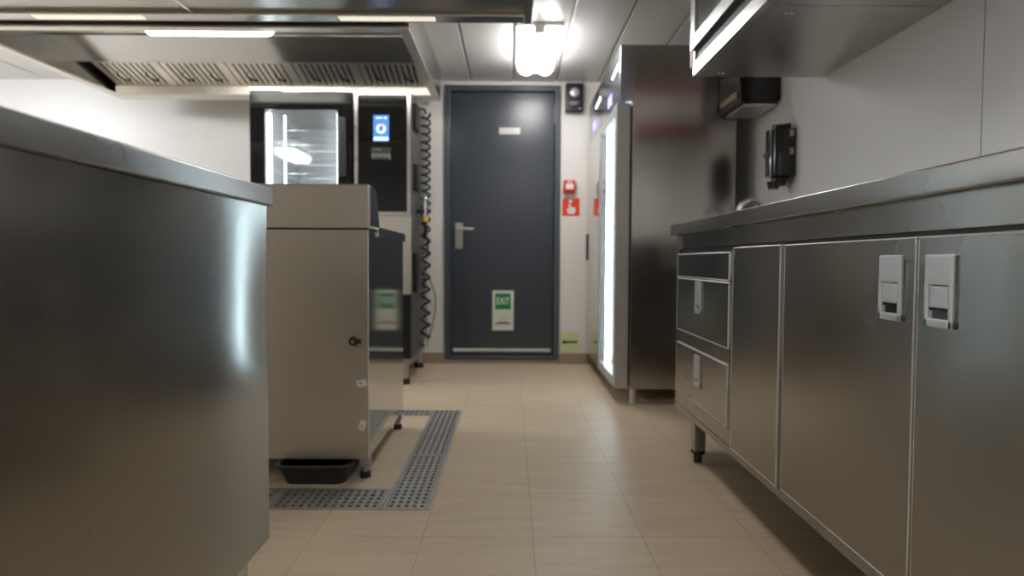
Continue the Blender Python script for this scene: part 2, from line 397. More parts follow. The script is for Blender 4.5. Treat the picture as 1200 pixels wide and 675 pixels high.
# red fire call point, its sign and the low arrow sign
t = thing('fire_call_point', (0.422, FY, 1.24), 'red square manual fire call point above the red hand sign', 'alarm')
MB().box(0.378, 0.466, FY-0.045, FY, 1.245, 1.34, 0.012, 3).build('housing', 'red', t, True)
MB().box(0.393, 0.451, FY-0.048, FY-0.044, 1.272, 1.312, 0.0015, 1).build('press_pane', 'white', t)
MB().box(0.404, 0.440, FY-0.0475, FY-0.0455, 1.32, 1.328).build('print', 'label_white', t)
t = thing('fire_alarm_sign', (0.438, FY, 1.085), 'red square sign with a white hand pressing a button', 'sign')
MB().box(0.373, 0.500, FY-0.003, FY, 1.085, 1.212, 0.001, 1).build('sign_board', 'sign_red', t)
b = MB(); y0, y1 = FY-0.0045, FY-0.0028
b.cone((0.432, y0, 1.19), (0.432, y1, 1.19), 0.013, n=20)
b.box(0.4225, 0.4345, y0, y1, 1.125, 1.173)
b.prism([(0.415, 1.098), (0.460, 1.098), (0.470, 1.115), (0.469, 1.143), (0.462, 1.146), (0.455, 1.143), (0.448, 1.148), (0.4345, 1.148),
         (0.4225, 1.14), (0.413, 1.142), (0.407, 1.135), (0.412, 1.112)], 'y', y0, y1)
b.build('hand_pictogram', 'label_white', t)
t = thing('arrow_sign', (0.436, FY, 0.078), 'pale yellow green low sign with a dark green arrow pointing left', 'sign')
MB().box(0.362, 0.508, FY-0.003, FY, 0.083, 0.238, 0.001, 1).build('sign_board', 'sign_yellow', t)
MB().prism([(0.374, 0.160), (0.404, 0.182), (0.404, 0.168), (0.492, 0.168), (0.492, 0.152), (0.404, 0.152), (0.404, 0.138)], 'y', FY-0.0045, FY-0.0028).build('arrow', 'sign_dark_green', t)

# black alarm sounder beside the door top
t = thing('alarm_sounder', (0.468, FY, 1.84), 'black boxy alarm with a round silver disc beside the door top', 'alarm')
MB().box(0.385, 0.513, FY-0.06, FY, 1.826, 2.028, 0.01, 3).build('housing', 'black', t, True)
b = MB().cone((0.449, FY-0.068, 1.958), (0.449, FY-0.058, 1.958), 0.040, 0.042, 28); b.build('ring', 'dark_grey', t, True)
MB().ball((0.449, FY-0.064, 1.958), 0.033, (1, 0.35, 1), 20).build('disc', 'alu', t, True)
for (x0, x1, z0, z1) in ((0.418, 0.481, 1.888, 1.894), (0.418, 0.468, 1.874, 1.879), (0.481, 0.495, 1.841, 1.851)):
    MB().box(x0, x1, FY-0.0615, FY-0.0595, z0, z1).build('print', 'text_grey', t)

# hook with strap and a cable on the wall between oven and door
t = thing('wall_hook', (-0.598, FY, 0.93), 'white wall hook with a black strap between the oven and the door', 'hook')
MB().box(-0.605, -0.573, FY-0.03, FY, 0.915, 0.945, 0.006).build('hook', 'white', t, True)
MB().box(-0.612, -0.598, FY-0.028, FY-0.016, 0.78, 0.925, 0.004).build('strap', 'black', t, True)
t = tag(MB().box(-0.62, -0.585, FY-0.03, FY, 1.885, 1.925, 0.008).build('wall_fitting', 'sign_pale', None, True), 'small pale fitting on the wall just under the hood corner', 'fitting')

# ------------------------------------------------------------------ ceiling lamps
def ceiling_lamp(x, y0, y1, label, mat='lamp'):
    t = thing('ceiling_light', (x, (y0+y1)/2, CZ), label, 'lamp', 'fluorescent ceiling lights')
    MB().box(x-0.128, x+0.128, y0-0.004, y1+0.002, CZ-0.022, CZ, 0.006).build('base_tray', 'white', t)
    b = MB(); rr = 0.056; zz = CZ-0.05
    for s in (-1, 1):
        b.tube([(x+s*0.060, y0+0.05, zz), (x+s*0.060, y1-0.05, zz)], rr, 20)
        for ye in (y0+0.05, y1-0.05): b.ball((x+s*0.060, ye, zz), rr, (1, 0.9, 1), 20)
    b.box(x-0.05, x+0.05, y0+0.03, y1-0.06, zz-0.05, zz+0.01, 0.012)
    b.build('diffuser', mat, t, True)
    MB().box(x-0.03, x+0.03, y0-0.006, y0+0.02, CZ-0.06, CZ-0.02, 0.004).build('end_cap', 'white', t)
    MB().box(x-0.013, x+0.013, y1-0.03, y1+0.004, CZ-0.078, CZ-0.055, 0.003).build('indicator', 'red', t)
    return t
ceiling_lamp(0.15, 3.24, 3.86, 'bright twin fluorescent ceiling light in front of the blue grey door')
ceiling_lamp(0.15, 0.2, 0.82, 'bright twin fluorescent ceiling light above the aisle nearest the camera', 'lamp_dim')
ceiling_lamp(0.15, -1.6, -0.98, 'bright twin fluorescent ceiling light behind the camera', 'lamp_dim')
ceiling_lamp(-3.62, 2.9, 3.52, 'bright twin fluorescent ceiling light left of the extractor hood', 'lamp_cool')
ceiling_lamp(-2.6, -0.4, 0.22, 'bright twin fluorescent ceiling light beyond the near steel counter', 'lamp_dim')

# ------------------------------------------------------------------ extractor hood above the cooking line
HX0, HX1, HY0, HY1, HZ = -2.66, -0.485, 2.80, 4.06, 1.845
t = thing('extractor_hood', (-1.58, 3.4, HZ), 'wide stainless canopy hood with slotted filters above the black oven', 'extractor hood')
b = MB()
b.box(HX0, HX0+0.012, HY0, HY1, HZ, CZ-0.002).box(HX1-0.012, HX1, HY0, HY1, HZ, CZ-0.002)
b.box(HX0+0.012, HX1-0.012, HY0, HY0+0.012, HZ, CZ-0.002).box(HX0+0.012, HX1-0.012, HY1-0.012, HY1, HZ, CZ-0.002)
b.box(HX0+0.012, HX1-0.012, HY0+0.012, 3.42, CZ-0.022, CZ-0.004)
b.build('canopy', 'steel_hood', t)
b = MB()                                                           # rim and grease gutter round the bottom
b.box(HX0, HX0+0.05, HY0, HY1, HZ-0.006, HZ+0.006, 0.002, 1).box(HX1-0.05, HX1, HY0, HY1, HZ-0.006, HZ+0.006, 0.002, 1)
b.box(HX0+0.05, HX1-0.05, 3.925, HY1, HZ-0.006, HZ+0.006, 0.002, 1).box(HX0+0.05, HX1-0.05, HY0, HY0+0.05, HZ-0.006, HZ+0.006, 0.002, 1)
b.box(HX0+0.05, HX1-0.05, 3.924, 3.934, HZ-0.004, 1.897, 0.003)
b.build('gutter', 'filter', t)
b = MB().prism([(3.39, 2.022), (3.40, 2.034), (3.685, 1.985), (3.675, 1.970)], 'x', HX0+0.013, HX1-0.013)
b.build('baffle_plate', 'steel_hood', t)
nf = 5; fx0 = HX0+0.06; fw = (HX1-0.06-fx0)/nf
for i in range(nf):                                                 # slotted filters, sloping down to the far gutter
    a0 = fx0+i*fw+0.004; a1 = fx0+(i+1)*fw-0.004
    A = Vector((0, 3.68, 1.970)); B = Vector((0, 3.922, 1.897)); dv = B-A; nrm = Vector((0, dv.z, -dv.y)).normalized()
    def slab(b, x0, x1, s0, s1, h0, h1):
        pr = [A+dv*s0+nrm*h0, A+dv*s1+nrm*h0, A+dv*s1+nrm*h1, A+dv*s0+nrm*h1]
        b.prism([(p.y, p.z) for p in pr], 'x', x0, x1)
    b = MB(); b.mats = ['filter', 'steel_dark']
    b.use('steel_dark'); slab(b, a0, a1, 0, 1, -0.03, -0.022)
    b.use('filter')
    slab(b, a0, a0+0.035, 0, 1, -0.02, 0); slab(b, a1-0.035, a1, 0, 1, -0.02, 0)
    slab(b, a0+0.035, a1-0.035, 0, 0.06, -0.02, 0); slab(b, a0+0.035, a1-0.035, 0.94, 1, -0.02, 0)
    ns = 9; sp = (a1-a0-0.07)/ns
    for k in range(ns): slab(b, a0+0.035+sp*(k+0.36), a0+0.035+sp*(k+1)+0.0, 0.05, 0.95, -0.008, -0.001)
    f = b.build('filter', None, t)
    for hx in (a0+0.09, a1-0.13):
        p = A+dv*0.45+nrm*0.001; q = A+dv*0.7+nrm*0.001
        MB().tube([(hx, p.y, p.z), (hx, p.y-0.004, p.z-0.018), (hx+0.02, (p.y+q.y)/2, (p.z+q.z)/2-0.022), (hx+0.04, q.y-0.004, q.z-0.018), (hx+0.04, q.y, q.z)], 0.005, 6).build('filter_grip', 'black', f)
def hood_lamp(x0, x1, y):
    lp = MB().box(x0, x1, y-0.07, y+0.07, CZ-0.042, CZ-0.0225, 0.006).build('lamp_tray', 'steel_hood', t)
    b = MB(); r = 0.046; z = CZ-0.052
    b.tube([(x0+0.06, y, z), (x1-0.06, y, z)], r, 16).ball((x0+0.06, y, z), r).ball((x1-0.06, y, z), r)
    b.build('lamp_cover', 'lamp_hood', lp, True)
hood_lamp(-1.985, -1.26, 3.2); hood_lamp(-2.2, -1.475, 2.92); hood_lamp(-1.2, -0.56, 2.92)

# near plenum (flat stainless underside above the near counter)
t = thing('ventilation_plenum', (-1.2, 2.0, 1.86), 'flat stainless ventilation box overhead in front of the canopy hood', 'extractor hood')
PX0, PX1, PY0, PY1 = -2.6, 0.092, 1.5, 2.775
MB().box(PX0, PX1-0.006, PY0, PY1-0.006, 1.874, CZ-0.002).build('casing', 'steel_plenum', t)
b = MB()
b.box(PX0, PX1-0.034, PY1-0.08, PY1, 1.856, 1.874, 0.004).box(PX0, PX1-0.034, PY0, PY0+0.08, 1.856, 1.874, 0.004)
b.box(PX1-0.034, PX1, PY0, PY1, 1.852, 1.89, 0.004)
b.build('rim', 'steel_hood', t)
MB().box(-1.46, -1.445, PY0+0.08, PY1-0.08, 1.868, 1.8745, 0.002, 1).box(-1.30, -1.297, PY0+0.08, PY1-0.08, 1.872, 1.8745).build('seam', 'bright_metal', t)

for (x0, x1) in ((-2.18, -1.68), (-0.79, -0.35)):  # glowing strips added in place of hood lamp reflections on the rim
    MB().box(x0, x1, 2.708, 2.752, 1.8525, 1.858, 0.002, 1).build('glow_strip', 'rim_glint', t)

# ------------------------------------------------------------------ combination oven
OX0, OX1, OY0, OY1, OZ0, OZ1 = -1.538, -0.597, 3.52, 4.20, 0.16, 1.752
t = thing('combination_oven', (-1.07, 3.86, 0), 'tall black and steel combination oven with a glass door and blue screen', 'oven')
b = MB(); DV = -0.936
wx0, wx1, wz0, wz1 = -1.448, -1.024, 0.80, 1.635
b.box(DV, OX1, OY0+0.02, OY1, OZ0, OZ1, 0.004)
b.box(OX0, OX0+0.06, OY0+0.05, OY1, OZ0, OZ1).box(DV-0.06, DV, OY0+0.05, OY1, OZ0, OZ1)
b.box(OX0+0.06, DV-0.06, OY0+0.05, OY1, OZ0, 0.78).box(OX0+0.06, DV-0.06, OY0+0.05, OY1, 1.67, OZ1)
b.box(OX0+0.06, DV-0.06, OY1-0.05, OY1, 0.78, 1.67)
b.build('casing', 'oven_side', t)
b = MB().box(OX0, DV-0.004, OY0-0.03, OY0+0.045, wz1, OZ1-0.012, 0.004).box(OX0, wx0, OY0-0.03, OY0+0.045, wz0, wz1).box(wx1, DV-0.004, OY0-0.03, OY0+0.045, wz0, wz1)
b.box(OX0, DV-0.004, OY0-0.03, OY0+0.045, 0.55, wz0, 0.004)
dr = b.build('door', 'black_glass', t)
MB().box(wx0, wx1, OY0-0.028, OY0-0.022, wz0, wz1).build('window_pane', 'oven_glass', dr)
MB().box(wx0+0.004, wx0+0.012, OY0-0.005, OY0+0.04, wz0, wz1-0.01).build('glow_strip', 'led_glow', dr)
MB().box(wx1-0.010, wx1-0.004, OY0-0.005, OY0+0.04, wz0, wz1-0.01).build('glow_strip', 'led_glow', dr)  # added strip that lights the cavity from the right
MB().box(wx0+0.088, wx0+0.096, OY0+0.03, OY0+0.04, wz0, wz1-0.02).build('glow_strip', 'led_glow', dr)  # glowing bar in place of the left strip's second reflection
MB().box(-1.008, -0.968, OY0-0.075, OY0-0.035, 1.24, 1.585, 0.01, 3).box(-0.995, -0.98, OY0-0.04, OY0-0.028, 1.27, 1.30).box(-0.995, -0.98, OY0-0.04, OY0-0.028, 1.53, 1.56).build('door_handle', 'dark_grey', dr, True)
b = MB()
for k in range(9):
    z = 0.84+k*0.09
    for xx in (-1.46, -1.02): b.box(xx-0.006, xx+0.006, OY0+0.08, OY1-0.1, z, z+0.012)
    b.box(-1.46, -1.02, OY0+0.2, OY0+0.212, z, z+0.006).box(-1.46, -1.02, OY0+0.42, OY0+0.432, z, z+0.006)
b.build('rack', 'bright_metal', t)
MB().box(OX0+0.062, DV-0.062, OY1-0.056, OY1-0.051, 0.79, 1.66).build('cavity_lining', 'liner', t)
for (xx, zz) in ((-1.19, 1.61), (-1.17, 1.605), (-1.20, 1.29), (-1.11, 1.29), (-1.10, 1.27)): MB().ball((xx, OY1-0.07, zz), 0.012).build('cavity_lamp', 'warm_spot', t)
# control column
b = MB().box(DV+0.026, OX1-0.022, OY0, OY0+0.022, 1.035, OZ1-0.022, 0.002)
cp = b.build('control_panel', 'black_glass', t)
MB().frame('y', OY0-0.006, OY0+0.02, DV+0.004, OX1, 1.02, OZ1, 0.022).build('panel_trim', 'bright_metal', t)
MB().box(DV+0.004, OX1, OY0, OY0+0.022, 0.55, 1.02, 0.003).build('front_panel', 'filter', t)
MB().box(OX0, OX1, OY0, OY0+0.022, OZ0, 0.548, 0.003).build('lower_panel', 'black', t)
MB().box(OX0-0.006, -1.36, OY0-0.034, OY0+0.02, OZ1-0.01, OZ1+0.01, 0.003).box(-1.36, DV, OY0-0.005, OY0+0.02, OZ1-0.008, OZ1+0.004, 0.002).build('top_trim', 'bright_metal', t)
SX, SZ = -0.773, 1.532
b = MB(); b.mats = ['screen', 'screen_light', 'screen_orange']
b.use('screen').box(SX-0.046, SX+0.046, OY0-0.003, OY0+0.001, 1.458, 1.612)
b.use('screen_light').box(SX-0.042, SX+0.042, OY0-0.0045, OY0-0.0028, 1.464, 1.482)
n = 28
for k in range(n):
    a = 2*math.pi*k/n; a2 = 2*math.pi*(k+1)/n
    b.use('screen_orange' if 2 < k < 9 else 'screen_light')
    R0, R1 = 0.017, 0.028
    b.prism([(SX+R0*math.cos(a), SZ+R0*math.sin(a)), (SX+R1*math.cos(a), SZ+R1*math.sin(a)), (SX+R1*math.cos(a2), SZ+R1*math.sin(a2)), (SX+R0*math.cos(a2), SZ+R0*math.sin(a2))], 'y', OY0-0.0045, OY0-0.0028)
b.use('screen_light').box(SX-0.03, SX+0.01, OY0-0.0045, OY0-0.0028, 1.592, 1.598).box(SX+0.02, SX+0.032, OY0-0.0045, OY0-0.0028, 1.590, 1.600)
b.build('touch_screen', None, cp)
MB().box(SX-0.058, SX+0.058, OY0-0.002, OY0+0.001, 1.352, 1.424).build('badge_plate', 'dark_grey', cp)
MB().text('invoq', 0.050, at(SX, OY0-0.003, 1.378)).box(SX-0.045, SX-0.038, OY0-0.0035, OY0-0.002, 1.406, 1.413).box(SX-0.03, SX+0.002, OY0-0.0035, OY0-0.002, 1.408, 1.412).build('lettering', 'text_grey', cp)
for zz in (1.545, 1.355, 1.20): MB().ball((DV+0.016, OY0-0.008, zz), 0.009).build('trim_screw', 'chrome', t, True)
# right hand side: vents, service boxes and the coiled shower hose
for (y0, y1, z0, z1) in ((3.58, 3.72, 1.55, 1.70), (3.60, 3.70, 1.18, 1.34), (3.58, 3.68, 0.56, 0.80)): MB().box(OX1, OX1+0.022, y0, y1, z0, z1, 0.005).build('service_cover', 'black', t)
b = MB()
for k in range(12): b.box(OX1, OX1+0.004, 3.95, 4.12, 0.5+k*0.03, 0.512+k*0.03)
b.build('side_vent', 'steel_dark', t)
for (xx, yy) in ((OX1-0.05, OY0+0.06), (OX0+0.05, OY0+0.06), (OX1-0.05, OY1-0.06), (OX0+0.05, OY1-0.06)):
    lg = MB().cone((xx, yy, 0.03), (xx, yy, OZ0), 0.026, n=18).build('leg', 'satin_steel', t, True)
    MB().cone((xx, yy, 0.0), (xx, yy, 0.035), 0.036, 0.03, 18).build('foot', 'black_rubber', lg, True)
MB().box(OX0+0.02, OX1-0.004, OY0+0.03, OY1-0.02, OZ0-0.035, OZ0, 0.004).build('base_rail', 'satin_steel', t)
pts = []; z = 1.70; a = 0
cx, cy = OX1+0.042, 3.84
while z > 0.20:
    pts.append((cx+0.026*math.cos(a), cy+0.055*math.sin(a), z)); a += 2*math.pi/14
    z -= (0.052 if z > 1.0 else 0.078)/14
b = MB().tube(pts, 0.0075, 7).tube([(cx, cy, 1.70), (cx-0.008, cy, 1.725), (cx-0.045, cy, 1.735)], 0.008, 7); hz = b.build('spray_hose', 'black_rubber', t, True)
b = MB(); b.mats = ['chrome', 'yellow', 'black']
b.use('chrome').cone((cx+0.01, cy-0.10, 1.03), (cx+0.01, cy-0.10, 1.14), 0.018, 0.014).ball((cx+0.01, cy-0.10, 1.14), 0.018)
b.use('yellow').cone((cx+0.01, cy-0.10, 1.0), (cx+0.01, cy-0.10, 1.032), 0.021)
b.use('black').tube([(cx+0.01, cy-0.10, 1.0), (cx+0.015, cy-0.10, 0.94), (cx, cy-0.05, 0.90), (cx, cy, 0.92)], 0.012, 8)
b.use('black').box(OX1, cx+0.01, cy-0.12, cy-0.08, 1.05, 1.075)
b.build('spray_head', None, hz, True)
MB().cone((cx, cy+0.0, 0.19), (cx, cy, 0.25), 0.014).box(OX1, cx, cy-0.02, cy+0.02, 0.2, 0.235, 0.003).build('hose_fitting', 'chrome', hz, True)
tag(MB().tube([(-0.593, 4.203, 0.66), (-0.575, 4.235, 0.60), (-0.548, 4.285, 0.50), (-0.55, 4.295, 0.38), (-0.57, 4.25, 0.26), (-0.593, 4.203, 0.20)], 0.004, 6).build('power_cable', 'dark_grey', None, True),
    'thin grey cable looping behind the oven beside the door', 'cable')

# ------------------------------------------------------------------ middle cooking unit seen from behind
UX0, UX1, UY0, UY1, UZ0 = -1.28, -0.482, 1.997, 2.652, 0.072
t = thing('cooking_unit', (-0.88, 2.33, 0), 'freestanding stainless cooking unit with plain back panel and raised rear ledge', 'appliance')
MB().box(UX0, UX1-0.003, UY0+0.003, UY1, UZ0, 0.853, 0.003).build('side_panel', 'steel_polished', t)
MB().box(UX0, UX1, UY0-0.006, UY0+0.004, UZ0, 0.855, 0.0025).build('back_panel', 'steel_warm', t)
MB().prism([(UY0-0.014, 0.861), (UY0-0.014, 1.002), (UY0-0.006, 1.008), (UY0+0.05, 1.006), (UY0+0.085, 0.995), (UY0+0.125, 0.90), (UY0+0.135, 0.861)], 'x', UX0, UX1).build('rear_ledge', 'steel_warm', t)
MB().prism([(UY0-0.008, 0.868), (UY0-0.008, 1.0), (UY0+0.05, 1.002), (UY0+0.082, 0.992), (UY0+0.122, 0.90), (UY0+0.131, 0.868)], 'x', UX1, UX1+0.008).build('ledge_cap', 'steel_polished', t)
MB().box(UX0, UX1+0.004, UY0+0.136, UY1+0.02, 0.836, 0.873, 0.004).build('hob_top', 'steel_polished', t)
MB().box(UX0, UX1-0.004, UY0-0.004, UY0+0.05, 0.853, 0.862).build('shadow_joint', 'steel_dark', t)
for xx in (-0.571, -0.547): MB().ball((xx, UY0-0.012, 0.906), 0.0055, (1.2, 0.5, 0.8), 10).build('rivet', 'chrome', t, True)
b = MB(); b.mats = ['black', 'satin_steel']
b.use('black').cone((-0.532, UY0-0.006, 0.478), (-0.532, UY0-0.02, 0.478), 0.017, 0.014).use('satin_steel').cone((-0.532, UY0-0.018, 0.478), (-0.532, UY0-0.024, 0.478), 0.006)
b.use('black').box(-0.520, -0.506, UY0-0.017, UY0-0.005, 0.470, 0.486, 0.002)
b.build('cable_gland', None, t, True)
for (zx, zz, ang) in ((-0.506, 0.334, 0.25), (-0.503, 0.190, 1.2)):
    b = MB().box(-0.016, 0.016, -0.001, 0.0, -0.011, 0.011)
    bmesh.ops.transform(b.bm, verts=b.bm.verts, matrix=Matrix.Translation((zx, UY0-0.0062, zz)) @ Matrix.Rotation(-ang, 4, 'Y'))
    s = b.build('sticker', 'label_white', t)
    b = MB().box(-0.009, 0.004, -0.0016, -0.001, -0.004, 0.005)
    bmesh.ops.transform(b.bm, verts=b.bm.verts, matrix=Matrix.Translation((zx, UY0-0.0062, zz)) @ Matrix.Rotation(-ang, 4, 'Y'))
    b.build('print', 'text_grey', s)
for (xx, yy) in ((UX1-0.02, UY0+0.03), (UX0+0.03, UY0+0.03), (UX1-0.02, UY1-0.04), (UX0+0.03, UY1-0.04)):
    lg = MB().box(xx-0.018, xx+0.018, yy-0.018, yy+0.018, 0.04, UZ0, 0.003).cone((xx, yy, 0.02), (xx, yy, 0.045), 0.013).build('leg', 'satin_steel', t)
    MB().cone((xx, yy, 0.0), (xx, yy, 0.022), 0.019, 0.017, 18).build('foot', 'black_rubber', lg, True)
# black tray under it
b = MB(); tx0, tx1, ty0, ty1 = -0.785, -0.53, 1.925, 2.38
n0 = [(tx0+0.03, ty0+0.03), (tx1-0.03, ty0+0.03), (tx1-0.03, ty1-0.03), (tx0+0.03, ty1-0.03)]
def ring(x0, x1, y0, y1, z, r, n=5):
    o = []
    for cx_, cy_, a0 in ((x1-r, y1-r, 0), (x0+r, y1-r, 90), (x0+r, y0+r, 180), (x1-r, y0+r, 270)):
        for k in range(n+1):
            a = math.radians(a0+90*k/n); o.append(b.bm.verts.new((cx_+r*math.cos(a), cy_+r*math.sin(a), z)))
    return o
R = [ring(tx0+0.028, tx1-0.028, ty0+0.028, ty1-0.028, 0.0, 0.03), ring(tx0+0.008, tx1-0.008, ty0+0.008, ty1-0.008, 0.07, 0.03), ring(tx0-0.004, tx1+0.004, ty0-0.004, ty1+0.004, 0.072, 0.03),
     ring(tx0-0.004, tx1+0.004, ty0-0.004, ty1+0.004, 0.079, 0.03), ring(tx0+0.012, tx1-0.012, ty0+0.012, ty1-0.012, 0.079, 0.03), ring(tx0+0.032, tx1-0.032, ty0+0.032, ty1-0.032, 0.006, 0.03)]
for A_, B_ in zip(R, R[1:]):
    for k in range(len(A_)): b.bm.faces.new((A_[k], A_[(k+1) % len(A_)], B_[(k+1) % len(A_)], B_[k]))
b.bm.faces.new(R[0][::-1]); b.bm.faces.new(R[-1])
for v in b.bm.verts: v.co.z *= 0.86
tag(b.build('plastic_tray', 'black', None, True), 'black plastic tray on the floor beneath the freestanding cooking unit', 'tray')

# ------------------------------------------------------------------ floor drain grates
def grate(x0, x1, y0, y1, label):
    t = thing('drain_grate', ((x0+x1)/2, (y0+y1)/2, 0), label, 'drain', 'perforated floor drain grates')
    MB().frame('z', -0.06, 0.002, x0+0.001, x1-0.001, y0+0.001, y1-0.001, 0.010).build('frame', 'grate', t)
    b = MB(); X0, X1, Y0, Y1 = x0+0.013, x1-0.013, y0+0.013, y1-0.013
    nx = max(2, round((X1-X0)/0.024)); ny = max(2, round((Y1-Y0)/0.030)); dx = (X1-X0)/nx; dy = (Y1-Y0)/ny
    zt, zb = 0.001, -0.006
    V = {}
    def vv(x, y, z):
        k = (round(x, 5), round(y, 5), round(z, 5))
        if k not in V: V[k] = b.bm.verts.new((x, y, z))
        return V[k]
    for i in range(nx):
        for j in range(ny):
            cx_, cy_ = X0+(i+.5)*dx, Y0+(j+.5)*dy
            o = [(X0+i*dx, Y0+j*dy), (X0+(i+1)*dx, Y0+j*dy), (X0+(i+1)*dx, Y0+(j+1)*dy), (X0+i*dx, Y0+(j+1)*dy)]
            hx, hy = dx*0.27, dy*0.29
            q = [(cx_-hx, cy_-hy), (cx_+hx, cy_-hy), (cx_+hx, cy_+hy), (cx_-hx, cy_+hy)]
            for k in range(4):
                m = (k+1) % 4
                b.bm.faces.new((vv(*o[k], zt), vv(*o[m], zt), vv(*q[m], zt), vv(*q[k], zt)))
                b.bm.faces.new((vv(*q[k], zt), vv(*q[m], zt), vv(*q[m], zb), vv(*q[k], zb)))
    b.build('perforated_plate', 'grate', t)
grate(DR[0], DR[1], DR[2], 2.25, 'perforated steel drain grate nearest the camera, at the corner of the channel')
grate(DR[0], DR[1], 2.25, DR[3], 'far perforated drain grate running along the aisle beside the cooking unit')
grate(-0.738, DL[1], DL[2], DL[3], 'perforated drain grate running crosswise in front of the black tray')
grate(DL[0], -0.738, DL[2], DL[3], 'perforated crosswise drain grate hidden behind the near steel counter')
grate(DF[0], DF[1], DF[2], DF[3], 'narrow perforated drain grate behind the freestanding cooking unit')

# ------------------------------------------------------------------ near steel counter (left)
IX1, IX0, IY0, IY1 = -0.475, -1.25, -0.6, 1.155
t = thing('island_counter', (-0.86, 0.3, 0), 'large plain stainless island counter filling the left foreground', 'counter')
b = MB().box(IX0, IX1-0.012, IY0, IY1-0.002, 0.205, 0.852)
b.build('carcass', 'steel', t)
b = MB()                                                            # side sheet, dented towards its far end
ny, nz = 120, 60; G = []
for i in range(ny+1):
    row = []
    yy = IY0+(IY1-IY0)*i/ny
    for j in range(nz+1):
        zz = 0.199+(0.857-0.199)*j/nz
        e = 0.0045*math.exp(-((yy-1.20)/0.085)**2 - ((zz-0.66)/0.13)**2) - 0.0016*math.exp(-((yy-1.0)/0.1)**2-((zz-0.62)/0.3)**2)
        e += 0.0012*math.sin(yy*5.1+0.6)*math.sin(zz*3.7)
        fade = min(1, (0.857-zz)/0.03, (zz-0.199)/0.03)
        row.append(b.bm.verts.new((IX1-0.0025-e*fade, yy, zz)))
    G.append(row)
for i in range(ny):
    for j in range(nz): b.bm.faces.new((G[i][j], G[i+1][j], G[i+1][j+1], G[i][j+1]))
bot = [b.bm.verts.new((IX1-0.02, G[i][0].co.y, 0.199)) for i in range(ny+1)]
for i in range(ny): b.bm.faces.new((G[i][0], bot[i], bot[i+1], G[i+1][0]))
end = [b.bm.verts.new((IX0, IY1, G[ny][j].co.z)) for j in range(nz+1)]
for j in range(nz): b.bm.faces.new((G[ny][j], end[j], end[j+1], G[ny][j+1]))
b.build('side_sheet', 'steel_island', t, True)
for (xx, yy) in ((IX1-0.0225, IY1-0.115), (IX0+0.045, IY1-0.115), (IX1-0.0225, IY0+0.1), (IX0+0.045, IY0+0.1)):
    lg = MB().box(xx-0.02, xx+0.02, yy-0.02, yy+0.02, 0.04, 0.206, 0.003).build('leg', 'satin_steel', t)
    MB().cone((xx, yy, 0), (xx, yy, 0.045), 0.02, 0.018, 16).build('foot', 'black_rubber', lg, True)
tag(MB().box(IX0-0.01, -0.469, IY0-0.02, 1.166, 0.858, 0.893, 0.004, 3).build('island_worktop', 'steel_edge', None, True),
    'thick stainless worktop edge of the left foreground island', 'worktop')

# ------------------------------------------------------------------ long counter (right)
FX = 0.675
t = thing('base_cabinet', (0.97, 1.2, 0), 'long stainless base cabinet with drawers and doors along the right wall', 'cabinet')
CY0, CY1 = -0.05, 2.405
b = MB(); b.mats = ['steel_front', 'steel_dark']
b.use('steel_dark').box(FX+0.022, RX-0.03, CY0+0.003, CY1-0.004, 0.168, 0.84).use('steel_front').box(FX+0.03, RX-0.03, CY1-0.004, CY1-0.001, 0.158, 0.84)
b.box(FX+0.024, RX-0.03, CY0+0.003, CY1-0.004, 0.160, 0.168)
b.box(FX+0.004, FX+0.024, CY0, CY1, 0.157, 0.182, 0.002, 1)         # bottom rail
b.box(FX+0.004, FX+0.024, 2.388, CY1, 0.182, 0.8615, 0.002, 1)       # far post
b.box(FX+0.003, FX+0.024, 1.783, 1.812, 0.182, 0.79, 0.002, 1)      # post between drawers and panel
b.box(FX+0.003, FX+0.022, 1.812, 2.384, 0.182, 0.234, 0.002, 1)     # kick panel under drawers
b.box(FX+0.006, FX+0.022, 1.812, 2.384, 0.434, 0.481, 0.001, 1)     # rail between the drawers
b.box(FX+0.012, FX+0.03, CY0, 2.388, 0.806, 0.8615)                   # apron under the worktop
b.build('carcass', None, t)
def latch(b, yc, zt, zx=FX):
    """recessed push latch plate: 62 x 114 mm, lever and finger hollow"""
    y0, y1, z0, z1 = yc-0.031, yc+0.031, zt-0.115, zt; e = 0.006
    b.use('alu').box(zx-e, zx, y0, y1, z1-0.048, z1, 0.003, 3)
    b.box(zx-e, zx, y0, y0+0.009, z0, z1-0.044, 0.002).box(zx-e, zx, y1-0.009, y1, z0, z1-0.044, 0.002).box(zx-e, zx, y0, y1, z0, z0+0.013, 0.002)
    b.box(zx-e+0.0005, zx, y0+0.0105, y1-0.0105, z1-0.084, z1-0.0500, 0.002)
    b.use('chrome').box(zx-0.0015, zx, y0+0.008, y1-0.008, z0+0.010, z1-0.046)
    b.use('black').box(zx-0.0025, zx, y0+0.009, y1-0.009, z1-0.089, z1-0.0835)
def front(name, y0, y1, z0, z1, p=0.0):
    b = MB(); b.mats = ['steel_front', 'edge']              # folded sheet; paler edge frame holds the highlight it catches
    b.use('steel_front').box(FX-0.001-p, FX+0.019, y0+0.001, y1-0.001, z0+0.001, z1-0.001, 0.0018, 2)
    b.use('edge').frame('x', FX-0.0018-p, FX+0.017, y0, y1, z0, z1, 0.0038, 0.0017)
    return b.build(name, None, t)
for (y0, y1, hy) in ((0.979, 1.450, 1.038), (0.500, 0.974, 0.919), (0.02, 0.495, 0.436)):
    dd = front('door', y0, y1, 0.187, 0.796)
    b = MB(); b.mats = ['alu', 'chrome', 'black']; latch(b, hy, 0.766, FX-0.001); b.build('latch_handle', None, dd)
front('blank_panel', 1.468, 1.781, 0.184, 0.797, 0.002)
front('top_panel', 1.816, 2.380, 0.694, 0.784)
